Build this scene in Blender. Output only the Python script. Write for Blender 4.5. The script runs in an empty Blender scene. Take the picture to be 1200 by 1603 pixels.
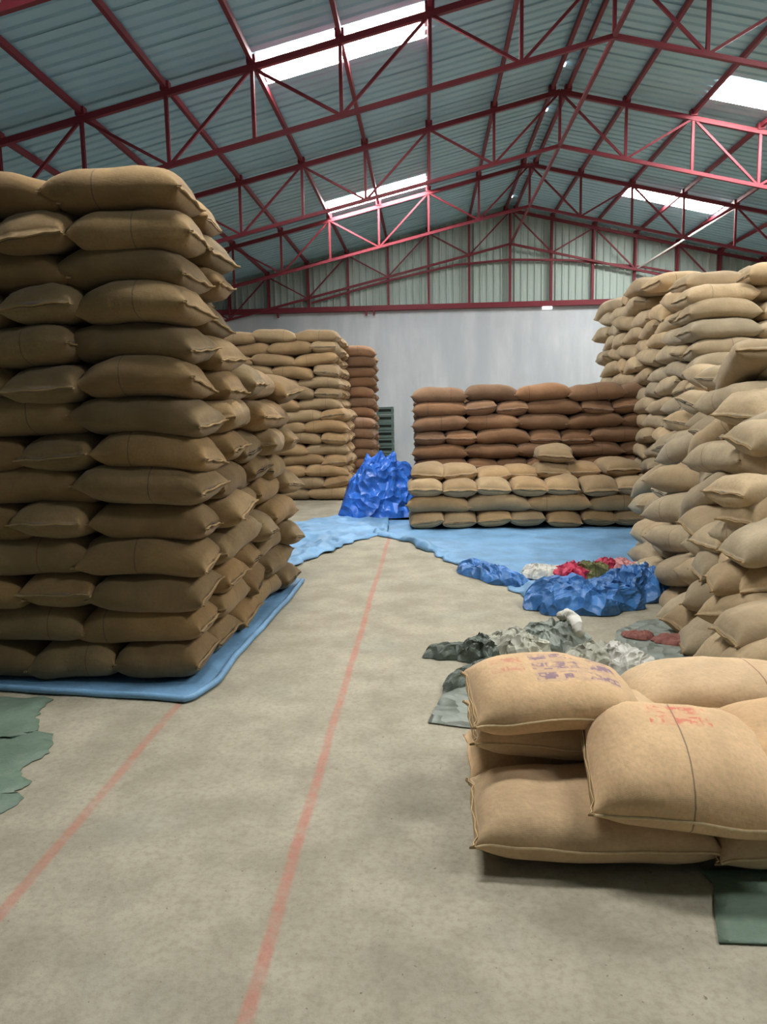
import bpy, math, random
import numpy as np
from mathutils import Vector, Matrix, noise

R = math.radians
random.seed(7)
scene = bpy.context.scene
COL = scene.collection

# ------------------------------------------------------------------ camera
CAM_H = 1.55
YAW, PITCH, ROLL, FPX = 0.0597, 0.13193, 0.0193, 1164.4
f0 = Vector((-math.sin(YAW), math.cos(YAW), 0)); r0 = Vector((math.cos(YAW), math.sin(YAW), 0)); u0 = Vector((0, 0, 1))
fw = f0 * math.cos(PITCH) - u0 * math.sin(PITCH)
up = u0 * math.cos(PITCH) + f0 * math.sin(PITCH)
rt = r0 * math.cos(ROLL) - up * math.sin(ROLL)
up = up * math.cos(ROLL) + r0 * math.sin(ROLL)
cam_data = bpy.data.cameras.new('camera')
cam = bpy.data.objects.new('camera', cam_data)
COL.objects.link(cam)
M3 = Matrix((rt, up, -fw)).transposed()
cam.matrix_world = Matrix.Translation((0, 0, CAM_H)) @ M3.to_4x4()
cam_data.sensor_fit = 'HORIZONTAL'; cam_data.sensor_width = 36
cam_data.lens = 36 * FPX / 1200
cam_data.clip_start = 0.05; cam_data.clip_end = 200
scene.camera = cam

# ------------------------------------------------------------------ light and exposure
SKYLIGHT_STRENGTH = 34.0
world = bpy.data.worlds.new('world'); scene.world = world; world.use_nodes = True
world.node_tree.nodes['Background'].inputs[0].default_value = (0.62, 0.75, 0.9, 1)
world.node_tree.nodes['Background'].inputs[1].default_value = 1.0
vs = scene.view_settings
vs.view_transform = 'Standard'; vs.look = 'None'; vs.gamma = 1.0; vs.use_curve_mapping = False
vs.exposure = 0.55
scene.cycles.max_bounces = 4; scene.cycles.diffuse_bounces = 4; scene.cycles.glossy_bounces = 2
scene.cycles.use_light_tree = False; scene.cycles.adaptive_threshold = 0.06

# ------------------------------------------------------------------ helpers
def lin(c):
    return tuple(((x / 255) / 12.92 if x / 255 <= 0.04045 else ((x / 255 + 0.055) / 1.055) ** 2.4) for x in c)

def link(o, parent=None):
    COL.objects.link(o)
    if parent is not None: o.parent = parent
    return o

def mesh(name, verts, faces, mat=None, smooth=False):
    me = bpy.data.meshes.new(name)
    me.from_pydata([tuple(v) for v in verts], [], faces)
    if smooth: me.polygons.foreach_set('use_smooth', [True] * len(me.polygons))
    if mat: me.materials.append(mat)
    me.update()
    return me

def obj(name, me, parent=None, loc=None, rot=None):
    o = bpy.data.objects.new(name, me)
    if loc is not None: o.location = loc
    if rot is not None: o.rotation_euler = rot
    return link(o, parent)

def empty(name, loc=(0, 0, 0)):
    o = bpy.data.objects.new(name, None); o.location = loc; o.empty_display_size = 0.1
    return link(o)

def tag(o, label=None, cat=None, group=None, kind=None):
    if label: o['label'] = label
    if cat: o['category'] = cat
    if group: o['group'] = group
    if kind: o['kind'] = kind
    return o

def box_vf(x0, x1, y0, y1, z0, z1):
    v = [(x0, y0, z0), (x1, y0, z0), (x1, y1, z0), (x0, y1, z0), (x0, y0, z1), (x1, y0, z1), (x1, y1, z1), (x0, y1, z1)]
    f = [(0, 3, 2, 1), (4, 5, 6, 7), (0, 1, 5, 4), (1, 2, 6, 5), (2, 3, 7, 6), (3, 0, 4, 7)]
    return v, f

def box(name, b, mat, parent=None, bevel=0):
    v, f = box_vf(*b)
    o = obj(name, mesh(name, v, f, mat), parent)
    if bevel:
        m = o.modifiers.new('bevel', 'BEVEL'); m.width = bevel; m.segments = 2
    return o

def bar(name, a, b, w, h, mat, parent=None, upv=(0, 0, 1)):
    """an L-angle steel section running from a to b (flange w, leg h)"""
    a = Vector(a); b = Vector(b); d = (b - a).normalized()
    upv = Vector(upv)
    if abs(d.dot(upv)) > 0.95: upv = Vector((1, 0, 0))
    s = d.cross(upv).normalized(); n = s.cross(d).normalized()
    t = 0.22 * min(w, h)
    prof = [(-w / 2, -h / 2), (w / 2, -h / 2), (w / 2, -h / 2 + t), (-w / 2 + t, -h / 2 + t), (-w / 2 + t, h / 2), (-w / 2, h / 2)]
    # widen the section so that it reads as a doubled angle
    prof = [(-w / 2, -h / 2), (w / 2, -h / 2), (w / 2, h / 2), (t, h / 2), (t, h / 2 - t * 2), (-t, h / 2 - t * 2), (-t, h / 2), (-w / 2, h / 2)]
    k = len(prof); v = []
    for p in (a, b):
        for x, y in prof: v.append(p + s * x + n * y)
    f = [(i, (i + 1) % k, k + (i + 1) % k, k + i) for i in range(k)] + [tuple(range(k))[::-1], tuple(range(k, 2 * k))]
    return obj(name, mesh(name, v, f, mat), parent)

def resample(pts, n):
    pts = [np.array(p, float) for p in pts]
    d = [0]
    for i in range(1, len(pts)): d.append(d[-1] + np.linalg.norm(pts[i] - pts[i - 1]))
    d = np.array(d); t = np.linspace(0, d[-1], n); P = np.array(pts)
    return np.stack([np.interp(t, d, P[:, k]) for k in range(P.shape[1])], 1)

# ------------------------------------------------------------------ materials
class NT:
    def __init__(s, name):
        s.m = bpy.data.materials.new(name); s.m.use_nodes = True
        s.t = s.m.node_tree; s.b = s.t.nodes['Principled BSDF']
    def n(s, typ, **kw):
        nd = s.t.nodes.new(typ)
        for k, v in kw.items(): setattr(nd, k, v)
        return nd
    def l(s, a, b): s.t.links.new(a, b)
    def val(s, sock, v):
        if hasattr(v, 'is_linked'): s.l(v, sock)
        elif isinstance(v, (tuple, list)) and len(v) == 3 and sock.type == 'RGBA': sock.default_value = (*v, 1)
        else: sock.default_value = v
    def math(s, op, a, b=None, c=None, clamp=False):
        nd = s.n('ShaderNodeMath', operation=op); nd.use_clamp = clamp
        s.val(nd.inputs[0], a)
        if b is not None: s.val(nd.inputs[1], b)
        if c is not None: s.val(nd.inputs[2], c)
        return nd.outputs[0]
    def mix(s, fac, a, b, mode='MIX'):
        nd = s.n('ShaderNodeMix', data_type='RGBA', blend_type=mode)
        s.val(nd.inputs[0], fac); s.val(nd.inputs[6], a); s.val(nd.inputs[7], b)
        return nd.outputs[2]
    def noise(s, co, scale, detail=4, rough=0.55, w=None):
        nd = s.n('ShaderNodeTexNoise')
        nd.inputs['Scale'].default_value = scale; nd.inputs['Detail'].default_value = detail; nd.inputs['Roughness'].default_value = rough
        s.l(co, nd.inputs['Vector']); return nd.outputs['Fac']
    def ramp(s, fac, lo, hi):
        nd = s.n('ShaderNodeMapRange'); nd.interpolation_type = 'SMOOTHSTEP'
        s.val(nd.inputs[0], fac); nd.inputs[1].default_value = lo; nd.inputs[2].default_value = hi
        return nd.outputs[0]
    def bump(s, h, strength=0.3, dist=0.01, base=None):
        nd = s.n('ShaderNodeBump'); nd.inputs['Strength'].default_value = strength; nd.inputs['Distance'].default_value = dist
        s.l(h, nd.inputs['Height'])
        if base is not None: s.l(base, nd.inputs['Normal'])
        s.l(nd.outputs[0], s.b.inputs['Normal']); return nd.outputs[0]

def coords(nt, kind='Object'):
    tc = nt.n('ShaderNodeTexCoord'); return tc.outputs[kind]

def mat_plain(name, col, rough=0.6, var=0.15, scale=3, metal=0.0, bump=0.0, spec=0.3):
    nt = NT(name); co = coords(nt)
    n = nt.noise(co, scale, 5)
    c = lin(col)
    cc = nt.mix(n, tuple(x * (1 - var) for x in c), tuple(min(1, x * (1 + var)) for x in c))
    nt.l(cc, nt.b.inputs['Base Color'])
    nt.b.inputs['Roughness'].default_value = rough; nt.b.inputs['Metallic'].default_value = metal
    nt.b.inputs['Specular IOR Level'].default_value = spec
    if bump: nt.bump(n, bump, 0.01)
    return nt.m

def mat_jute(name, col, dark=0.72, prints=None, stripe=True):
    nt = NT(name); co = coords(nt)
    oi = nt.n('ShaderNodeObjectInfo'); rnd = oi.outputs['Random']
    sh = nt.n('ShaderNodeVectorMath', operation='ADD'); nt.l(co, sh.inputs[0])
    cb = nt.n('ShaderNodeCombineXYZ'); nt.l(nt.math('MULTIPLY', rnd, 37.0), cb.inputs[0]); nt.l(nt.math('MULTIPLY', rnd, 91.0), cb.inputs[1])
    nt.l(cb.outputs[0], sh.inputs[1]); co2 = sh.outputs[0]
    c = lin(col)
    n1 = nt.noise(co2, 3.2, 4, 0.6); n2 = nt.noise(co2, 60, 3, 0.7); n3 = nt.noise(co2, 9, 3, 0.6)
    base = nt.mix(nt.ramp(n1, 0.3, 0.75), tuple(x * 0.82 for x in c), tuple(min(1, x * 1.12) for x in c))
    # sack to sack: from greyish to reddish, darker to lighter
    r2 = nt.math('FRACT', nt.math('MULTIPLY', rnd, 7.31))
    r3 = nt.math('FRACT', nt.math('MULTIPLY', rnd, 13.7))
    tint = nt.mix(r2, (1.06, 0.96, 0.84), (0.96, 1.0, 1.04))
    base = nt.mix(1.0, base, tint, 'MULTIPLY')
    br = nt.math('MULTIPLY_ADD', r3, 1.12 - dark, dark)
    brc = nt.n('ShaderNodeCombineColor')
    for i in range(3): nt.l(br, brc.inputs[i])
    base = nt.mix(1.0, base, brc.outputs[0], 'MULTIPLY')
    base = nt.mix(nt.math('MULTIPLY', nt.ramp(n2, 0.35, 0.8), 0.35), base, tuple(x * 0.55 for x in c))
    base = nt.mix(nt.math('MULTIPLY', nt.ramp(n3, 0.62, 0.8), 0.3), base, tuple(x * 0.5 for x in c))
    sp = nt.n('ShaderNodeSeparateXYZ'); nt.l(co, sp.inputs[0]); X, Y, Z = sp.outputs
    if stripe:   # one thin coloured yarn woven across the width of many sacks
        pos = nt.math('MULTIPLY_ADD', r2, 0.46, -0.23)
        m = nt.math('LESS_THAN', nt.math('ABSOLUTE', nt.math('SUBTRACT', X, pos)), 0.0032)
        m = nt.math('MULTIPLY', m, nt.math('GREATER_THAN', r3, 0.35))
        scol = nt.mix(nt.math('GREATER_THAN', r2, 0.72), (0.035, 0.035, 0.05), (0.16, 0.03, 0.025))
        base = nt.mix(nt.math('MULTIPLY', m, 0.6), base, scol)
    if prints:
        for (x0, x1, y0, y1, rows, cellw, colr, amt) in prints:
            inx = nt.math('MULTIPLY', nt.math('GREATER_THAN', X, x0), nt.math('LESS_THAN', X, x1))
            iny = nt.math('MULTIPLY', nt.math('GREATER_THAN', Y, y0), nt.math('LESS_THAN', Y, y1))
            iz = nt.math('GREATER_THAN', Z, 0.01)
            row = nt.math('FRACT', nt.math('MULTIPLY', nt.math('SUBTRACT', Y, y0), rows / (y1 - y0)))
            rowm = nt.math('LESS_THAN', nt.math('ABSOLUTE', nt.math('SUBTRACT', row, 0.5)), 0.34)
            vo = nt.n('ShaderNodeTexVoronoi', distance='CHEBYCHEV'); vo.feature = 'F1'
            vo.inputs['Scale'].default_value = 1.0 / cellw; nt.l(co, vo.inputs['Vector'])
            let = nt.math('LESS_THAN', nt.math('ABSOLUTE', nt.math('SUBTRACT', vo.outputs['Distance'], 0.34)), 0.12)
            worn = nt.ramp(nt.noise(co, 14, 3), 0.34, 0.55)
            m = inx
            for k in (iny, iz, rowm, let, worn): m = nt.math('MULTIPLY', m, k)
            base = nt.mix(nt.math('MULTIPLY', m, amt), base, lin(colr))
            soft = inx
            for k in (iny, iz, worn): soft = nt.math('MULTIPLY', soft, k)
            base = nt.mix(nt.math('MULTIPLY', soft, amt * 0.3), base, lin(colr))
    nt.l(base, nt.b.inputs['Base Color'])
    nt.b.inputs['Roughness'].default_value = 0.95; nt.b.inputs['Specular IOR Level'].default_value = 0.08
    nt.b.inputs['Sheen Weight'].default_value = 0.12; nt.b.inputs['Sheen Roughness'].default_value = 0.6
    # weave
    w1 = nt.n('ShaderNodeTexWave', wave_type='BANDS', bands_direction='X'); w1.inputs['Scale'].default_value = 95; w1.inputs['Distortion'].default_value = 1.0
    w2 = nt.n('ShaderNodeTexWave', wave_type='BANDS', bands_direction='Y'); w2.inputs['Scale'].default_value = 95; w2.inputs['Distortion'].default_value = 1.0
    nt.l(co2, w1.inputs['Vector']); nt.l(co2, w2.inputs['Vector'])
    wv = nt.math('MULTIPLY', nt.math('ADD', w1.outputs['Fac'], w2.outputs['Fac']), 0.5)
    b1 = nt.bump(wv, 0.14, 0.002)
    b2 = nt.bump(n3, 0.35, 0.02, b1)
    return nt.m

def mat_tarp(name, col, rough=0.38, var=0.25, crease=9.0, cstr=0.75):
    nt = NT(name); co = coords(nt)
    n = nt.noise(co, 2.2, 5, 0.6); n2 = nt.noise(co, 14, 4, 0.6)
    c = lin(col)
    cc = nt.mix(nt.ramp(n, 0.25, 0.75), tuple(x * (1 - var) for x in c), tuple(min(1, x * (1 + var)) for x in c))
    dust = tuple(0.5 * x + 0.5 * y for x, y in zip(c, lin((190, 185, 170))))
    cc = nt.mix(nt.math('MULTIPLY', nt.ramp(n2, 0.55, 0.8), 0.35), cc, dust)
    nt.l(cc, nt.b.inputs['Base Color'])
    nt.b.inputs['Roughness'].default_value = rough; nt.b.inputs['Specular IOR Level'].default_value = 0.45
    b1 = nt.bump(nt.noise(co, 7, 5, 0.65), 0.4, 0.03)
    vo = nt.n('ShaderNodeTexVoronoi'); vo.inputs['Scale'].default_value = crease; vo.inputs['Randomness'].default_value = 1.0
    wv = nt.n('ShaderNodeVectorMath', operation='ADD'); nt.l(co, wv.inputs[0])
    nz = nt.n('ShaderNodeTexNoise'); nz.inputs['Scale'].default_value = 3; nt.l(co, nz.inputs['Vector'])
    sc_ = nt.n('ShaderNodeVectorMath', operation='SCALE'); nt.l(nz.outputs['Color'], sc_.inputs[0]); sc_.inputs['Scale'].default_value = 0.25
    nt.l(sc_.outputs[0], wv.inputs[1]); nt.l(wv.outputs[0], vo.inputs['Vector'])
    nt.bump(vo.outputs['Distance'], cstr, 0.12, b1)
    return nt.m

MT = {}
MT['red_steel'] = mat_plain('red_oxide_steel', (116, 42, 52), 0.55, 0.22, 2.2)
MT['lit_pale_steel'] = mat_plain('lit_pale_rod', (205, 200, 195), 0.4, 0.1, 6)  # light catching the diagonal brace, put into its base colour
MT['roof'] = mat_plain('roof_sheet_paint', (162, 198, 212), 0.6, 0.05, 0.7, spec=0.2)
MT['cladding'] = mat_plain('gable_sheet_paint', (172, 188, 180), 0.6, 0.08, 0.6, spec=0.2)

def mat_floor():
    nt = NT('concrete_floor'); co = coords(nt)
    big = nt.noise(co, 0.55, 5, 0.6); mid = nt.noise(co, 3.0, 6, 0.65); fine = nt.noise(co, 38, 4, 0.7); speck = nt.noise(co, 55, 2, 0.5)
    a, b, c = lin((150, 144, 126)), lin((176, 169, 150)), lin((194, 190, 174))
    base = nt.mix(nt.ramp(mid, 0.3, 0.72), a, b)
    base = nt.mix(nt.math('MULTIPLY', nt.ramp(big, 0.5, 0.8), 0.4), base, c)
    base = nt.mix(nt.math('MULTIPLY', nt.ramp(fine, 0.4, 0.7), 0.34), base, lin((118, 112, 92)))
    base = nt.mix(nt.math('MULTIPLY', nt.ramp(speck, 0.70, 0.76), 0.6), base, lin((70, 58, 42)))
    grey = nt.noise(co, 1.4, 3, 0.5)
    base = nt.mix(nt.math('MULTIPLY', nt.ramp(grey, 0.55, 0.75), 0.3), base, lin((150, 158, 146)))
    sp = nt.n('ShaderNodeSeparateXYZ'); nt.l(co, sp.inputs[0]); X, Y, Z = sp.outputs
    wob = nt.math('MULTIPLY_ADD', nt.noise(co, 1.1, 2), 0.03, -0.015)
    Xw = nt.math('ADD', X, wob)
    wear = nt.ramp(nt.noise(co, 9, 5, 0.7), 0.30, 0.62)
    for x0, hw, y1, amt in ((-0.487, 0.019, 9.2, 0.46), (-1.365, 0.020, 13.0, 0.38)):
        d = nt.math('ABSOLUTE', nt.math('SUBTRACT', Xw, x0))
        edge = nt.n('ShaderNodeMapRange'); nt.l(d, edge.inputs[0])
        edge.inputs[1].default_value = hw + 0.008; edge.inputs[2].default_value = hw - 0.006
        m = nt.math('MULTIPLY', edge.outputs[0], nt.math('LESS_THAN', Y, y1))
        m = nt.math('MULTIPLY', m, nt.math('MULTIPLY_ADD', wear, 0.6, 0.4))
        base = nt.mix(nt.math('MULTIPLY', m, amt), base, lin((190, 92, 78)))
    nt.l(base, nt.b.inputs['Base Color'])
    nt.b.inputs['Roughness'].default_value = 0.8; nt.b.inputs['Specular IOR Level'].default_value = 0.25
    nt.bump(nt.math('ADD', fine, mid), 0.25, 0.01)
    return nt.m
MT['floor'] = mat_floor()

def mat_wall():
    nt = NT('limewashed_plaster'); co = coords(nt)
    mp = nt.n('ShaderNodeMapping'); mp.inputs['Scale'].default_value = (1.2, 1.2, 0.25); nt.l(co, mp.inputs[0])
    st = nt.noise(mp.outputs[0], 1.6, 5, 0.6); n = nt.noise(co, 0.9, 5)
    base = nt.mix(nt.ramp(st, 0.3, 0.75), lin((182, 190, 196)), lin((204, 210, 214)))
    base = nt.mix(nt.math('MULTIPLY', nt.ramp(n, 0.5, 0.8), 0.4), base, lin((170, 177, 184)))
    nt.l(base, nt.b.inputs['Base Color']); nt.b.inputs['Roughness'].default_value = 0.85
    nt.bump(nt.noise(co, 12, 4), 0.15, 0.01)
    return nt.m
MT['wall'] = mat_wall()

def mat_emit(name, col, strength):
    nt = NT(name)
    nt.b.inputs['Base Color'].default_value = (0.8, 0.8, 0.8, 1)
    nt.b.inputs['Emission Color'].default_value = (*col, 1); nt.b.inputs['Emission Strength'].default_value = strength
    return nt.m
MT['skylight'] = mat_emit('translucent_skylight_sheet', (1.0, 0.985, 0.95), SKYLIGHT_STRENGTH)
MT['gap'] = mat_emit('daylight_gap', (0.9, 0.96, 1.0), 3.0)

MT['jute_left'] = mat_jute('jute_brown', (142, 119, 84))
MT['jute_pale'] = mat_jute('jute_pale', (182, 164, 134), 0.78)
MT['jute_warm'] = mat_jute('jute_golden', (208, 178, 140), 0.92)
MT['jute_warm_print'] = mat_jute('jute_golden_purple_print', (208, 178, 140), 0.92, prints=[(-0.10, 0.30, -0.12, 0.16, 3, 0.045, (92, 70, 122), 0.62), (-0.30, -0.14, -0.03, 0.12, 2, 0.04, (190, 84, 90), 0.4)], stripe=False)
MT['jute_warm_stamp'] = mat_jute('jute_golden_red_stamp', (210, 180, 142), 0.95, prints=[(-0.14, 0.12, 0.03, 0.17, 2, 0.04, (205, 70, 70), 0.55)])
MT['jute_red'] = mat_jute('jute_reddish', (140, 109, 84), 0.75)
MT['jute_mid'] = mat_jute('jute_tan', (170, 145, 110), 0.78)
MT['twine'] = mat_plain('jute_seam', (152, 128, 92), 0.95, 0.3, 40)
MT['seam_light'] = mat_plain('pale_seam_thread', (214, 190, 150), 0.95, 0.3, 40)
MT['blue'] = mat_tarp('blue_tarpaulin', (114, 158, 196), 0.5, crease=2.5, cstr=0.22)
MT['blue_deep'] = mat_tarp('blue_plastic_deep', (52, 114, 214), 0.32, 0.35, crease=6.0, cstr=0.9)
MT['blue_mid'] = mat_tarp('blue_tarpaulin_mid', (64, 120, 186), 0.42, 0.35, crease=7.0, cstr=0.9)
MT['green_sheet'] = mat_tarp('grey_green_sheet', (104, 124, 108), 0.55, 0.15, 4, 0.2)
MT['grey_sheet'] = mat_tarp('grey_sheet', (132, 140, 130), 0.55, 0.15)
MT['dark_sheet'] = mat_tarp('dark_grey_sheet', (84, 94, 84), 0.5, 0.2)
MT['white_bag'] = mat_tarp('white_woven_bag', (206, 205, 195), 0.5, 0.12)
MT['pale_bag'] = mat_tarp('pale_woven_bag', (172, 172, 156), 0.5, 0.2)
MT['red_bag'] = mat_tarp('crimson_bag', (196, 52, 84), 0.5, 0.2)
MT['pink_bag'] = mat_tarp('pink_bag', (220, 150, 150), 0.5, 0.2)
MT['olive_bag'] = mat_tarp('olive_bag', (112, 112, 62), 0.5, 0.3)
MT['scrap'] = mat_plain('faded_red_cloth', (140, 92, 84), 0.9, 0.25, 20)
MT['crate_dark'] = mat_plain('dark_plastic', (34, 42, 40), 0.5, 0.1)
MT['crate'] = mat_plain('dark_green_plastic', (92, 112, 106), 0.5, 0.15)

# ------------------------------------------------------------------ hall: floor, walls, roof
D, S, XR, ZR, SL, DEP, A = 20.0, 3.5535, 2.2026, 6.6165, 0.23096, 0.8212, 1.05563
BEAM_Z = 4.3126
KMAX = 10
XL, XRR = XR - KMAX * A, XR + KMAX * A
Y0 = -8.0
YB = D + 0.16
def roof_z(x): return ZR - SL * abs(x - XR)
ROOF_UP = 0.16      # sheet lies this much above the truss chord line

tag(box('floor', (XL - 0.2, XRR + 0.2, Y0 - 0.2, YB + 0.2, -0.15, 0), MT['floor']), kind='structure')
tag(box('wall_back', (XL - 0.2, XRR + 0.2, YB, YB + 0.25, 0, BEAM_Z - 0.03), MT['wall']), kind='structure')
zE = roof_z(XL) + ROOF_UP
tag(box('wall_left', (XL - 0.2, XL, Y0, YB, 0, zE), MT['wall']), kind='structure')
tag(box('wall_right', (XRR, XRR + 0.2, Y0, YB, 0, zE), MT['wall']), kind='structure')
v = [(XL, Y0, 0), (XRR, Y0, 0), (XRR, Y0, zE), (XR, Y0, ZR + ROOF_UP), (XL, Y0, zE)]
tag(obj('wall_front', mesh('wall_front', v + [(x, y - 0.2, z) for x, y, z in v], [(0, 1, 2, 3, 4), (9, 8, 7, 6, 5)] + [(i, i + 5, (i + 1) % 5 + 5, (i + 1) % 5) for i in range(5)], MT['wall'])), kind='structure')

def rib_profile(y0, y1, pitch, depth):
    n = max(1, round((y1 - y0) / pitch)); p = (y1 - y0) / n; out = []
    for i in range(n):
        b = y0 + i * p
        out += [(b, 0), (b + p * 0.62, 0), (b + p * 0.72, depth), (b + p * 0.90, depth)]
    out.append((y1, 0)); return out

def roof_piece(name, side, ya, yb, ka, kb, mat, parent, lift=0.0):
    prof = rib_profile(ya, yb, 0.19, 0.024)
    xa, xb = XR + side * ka * A, XR + side * kb * A
    v = []
    for x in (xa, xb):
        for y, h in prof: v.append((x, y, roof_z(x) + ROOF_UP + h + lift))
    n = len(prof); f = [(i, i + 1, n + i + 1, n + i) for i in range(n - 1)]
    m = len(v); v += [(x, y, z + 0.006) for x, y, z in v]
    f += [tuple(m + q for q in reversed(t)) for t in f]
    return obj(name, mesh(name, v, f, mat), parent)

ceiling = tag(empty('ceiling', (0, 0, 0)), kind='structure')
wn = 0
for side, start, pitch, lights in ((-1, 9.4, 0.7875, (-7, 0, 8)), (1, 11.75, 0.7429, (-14, -7, 0, 7))):  # nearest panel on each side is out of view, added to light the front
    i0 = math.floor((Y0 - start) / pitch); i1 = math.ceil((YB + 0.2 - start) / pitch)
    for i in range(i0, i1):
        ya, yb = start + i * pitch, start + (i + 1) * pitch
        if i in lights:
            roof_piece('roof_sheet', side, ya, yb + 0.01, 0, 2.06, MT['roof'], ceiling)
            roof_piece('roof_sheet', side, ya, yb + 0.01, 3.97, KMAX + 0.2, MT['roof'], ceiling)
            wn += 1
            w = roof_piece('window_%d' % wn, side, ya, yb, 2.06, 3.97, MT['skylight'], None)
            tag(w, kind='structure')
        else:
            roof_piece('roof_sheet', side, ya, yb + 0.01, 0, KMAX + 0.2, MT['roof'], ceiling)
# ridge cap
v = []
for y in (Y0, YB + 0.2):
    for dx, dz in ((-0.28, -0.05), (0, 0.02), (0.28, -0.05), (0.28, -0.04), (0, 0.03), (-0.28, -0.04)): v.append((XR + dx, y, ZR + ROOF_UP + 0.05 + dz))
obj('ridge_cap', mesh('ridge_cap', v, [(i, (i + 1) % 6, 6 + (i + 1) % 6, 6 + i) for i in range(6)] + [(0, 1, 2, 3, 4, 5), (11, 10, 9, 8, 7, 6)], MT['roof']), ceiling)
# small chinks of daylight under the ridge cap
for i, y in enumerate((12.2, 13.9, 16.2, 19.2)):
    wn += 1
    tag(box('window_%d' % wn, (XR - 0.09, XR - 0.03, y, y + 0.11, ZR + ROOF_UP - 0.03, ZR + ROOF_UP - 0.02), MT['gap']), kind='structure')

# gable cladding: ribbed sheets between the posts
gable = tag(empty('wall_gable', (0, YB, BEAM_Z)), kind='structure')
for k in range(-KMAX, KMAX):
    xa, xb = XR + k * A, XR + (k + 1) * A
    prof = rib_profile(xa, xb, 0.175, 0.035); n = len(prof)
    v = [(x, -h - 0.03 + 0.1, -0.02) for x, h in prof] + [(x, -h - 0.03 + 0.1, roof_z(x) + ROOF_UP - BEAM_Z + 0.02) for x, h in prof]
    m = len(v); f = [(i, i + 1, n + i + 1, n + i) for i in range(n - 1)]
    v += [(x, y + 0.006, z) for x, y, z in v]; f += [tuple(m + q for q in reversed(t)) for t in f]
    obj('cladding_sheet', mesh('cladding_sheet', v, f, MT['cladding']), gable)

# ------------------------------------------------------------------ steelwork
def node(k, y, bottom=False):
    x = XR + k * A
    return Vector((x, y, roof_z(x) - (DEP if bottom else 0)))

def truss(y, label, kk=9):
    t = tag(empty('roof_truss', (XR, y, 0)), label, 'roof truss', 'red steel roof trusses')
    off = Vector((XR, y, 0))
    def b(nm, a, c, w, h): return bar(nm, a - off, c - off, w, h, MT['red_steel'], t)
    for s in (-1, 1):
        b('top_chord', node(0, y), node(s * KMAX, y), 0.06, 0.072)
        b('bottom_chord', node(0, y, True), node(s * kk, y, True), 0.05, 0.055)
        for k in range(1, kk + 1): b('strut', node(s * k, y, True), node(s * k, y), 0.042, 0.042)
        for k in range(1, kk + 1, 2):
            b('diagonal', node(s * k, y, True), node(s * (k - 1), y), 0.034, 0.034)
            if k + 1 <= KMAX: b('diagonal', node(s * k, y, True), node(s * (k + 1), y), 0.034, 0.034)
        for k in range(0, KMAX):
            p = node(s * (k if k else 0.12), y) - off
            if s < 0 or k >= 0:
                box('cleat', (p.x - 0.055, p.x + 0.055, p.y - 0.05, p.y + 0.05, p.z + 0.03, p.z + 0.13), MT['red_steel'], t)
    b('strut', node(0, y, True), node(0, y), 0.042, 0.042)
    return t

names = ['nearest the camera, in the top left corner', 'second from the camera, crossing the near left skylight', 'third from the camera, in mid hall', 'fourth from the camera, beside the far skylights', 'farthest from the camera, against the end gable']
for j in range(5):
    truss(D - (4 - j) * S - (0.02 if j == 4 else 0), 'red steel roof truss ' + names[j])

ords = ['', 'first', 'second', 'third', 'fourth', 'fifth', 'sixth', 'seventh', 'eighth', 'ninth', 'tenth', 'eleventh', 'twelfth', 'thirteenth', 'fourteenth', 'fifteenth', 'sixteenth', 'seventeenth']
for s, sd in ((-1, 'left'), (1, 'right')):
    for k in range(0, KMAX):
        kx = 0.12 if k == 0 else k
        x = XR + s * kx * A; z = roof_z(x) + 0.09
        o = bar('purlin', (x, Y0 + 0.1, z), (x, YB, z), 0.05, 0.075, MT['red_steel'])
        lb = ('red purlin hugging the roof ridge on its %s side' % sd) if k == 0 else ('red purlin under the %s roof slope, %s from the ridge pair' % (sd, ords[k]))
        tag(o, lb, 'purlin', 'red steel purlins')
# tie along the bottom apexes of the trusses
tag(bar('ridge_tie', (XR, Y0 + 0.1, ZR - DEP), (XR, D, ZR - DEP), 0.045, 0.045, MT['red_steel']), 'red steel tie linking the lower apexes of the trusses', 'tie bar')
# diagonal brace by the far right skylight; pale colour stands for light on it
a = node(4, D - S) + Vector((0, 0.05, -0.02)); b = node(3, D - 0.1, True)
br = bar('diagonal_brace', a, a + (b - a) * 0.98, 0.035, 0.035, MT['lit_pale_steel'])
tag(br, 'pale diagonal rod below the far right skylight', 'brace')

gf = tag(empty('gable_frame', (XR, YB - 0.05, BEAM_Z)), 'red steel posts and rails on the gable above the white wall', 'gable frame')
def gb(nm, a, b, w, h): return bar(nm, Vector(a) - Vector((XR, YB - 0.05, BEAM_Z)), Vector(b) - Vector((XR, YB - 0.05, BEAM_Z)), w, h, MT['red_steel'], gf)
gb('bottom_rail', (XL, YB - 0.08, BEAM_Z - 0.02), (XRR, YB - 0.08, BEAM_Z - 0.02), 0.14, 0.13)
for k in range(-9, 10):
    x = XR + k * A; gb('post', (x, YB - 0.06, BEAM_Z), (x, YB - 0.06, roof_z(x)), 0.08, 0.06)
pts = [(-5.2, 4.47), (-3.2, 4.98), (-1.4, 5.33), (0, 5.42), (1.5, 5.36), (3.4, 5.13), (5.4, 4.72)]
for p, q in zip(pts[:-1], pts[1:]): gb('arched_girt', (XR + p[0], YB - 0.1, p[1]), (XR + q[0], YB - 0.1, q[1]), 0.05, 0.05)
for x in (-3.9, -1.55, -1.35): gb('hanging_bracket', (x, YB - 0.1, BEAM_Z - 0.05), (x, YB - 0.1, BEAM_Z - 0.2), 0.07, 0.05)
wn += 1
tag(box('window_%d' % wn, (3.05, 3.3, YB - 0.01, YB + 0.02, BEAM_Z - 0.15, BEAM_Z - 0.08), MT['gap']), kind='structure')

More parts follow.
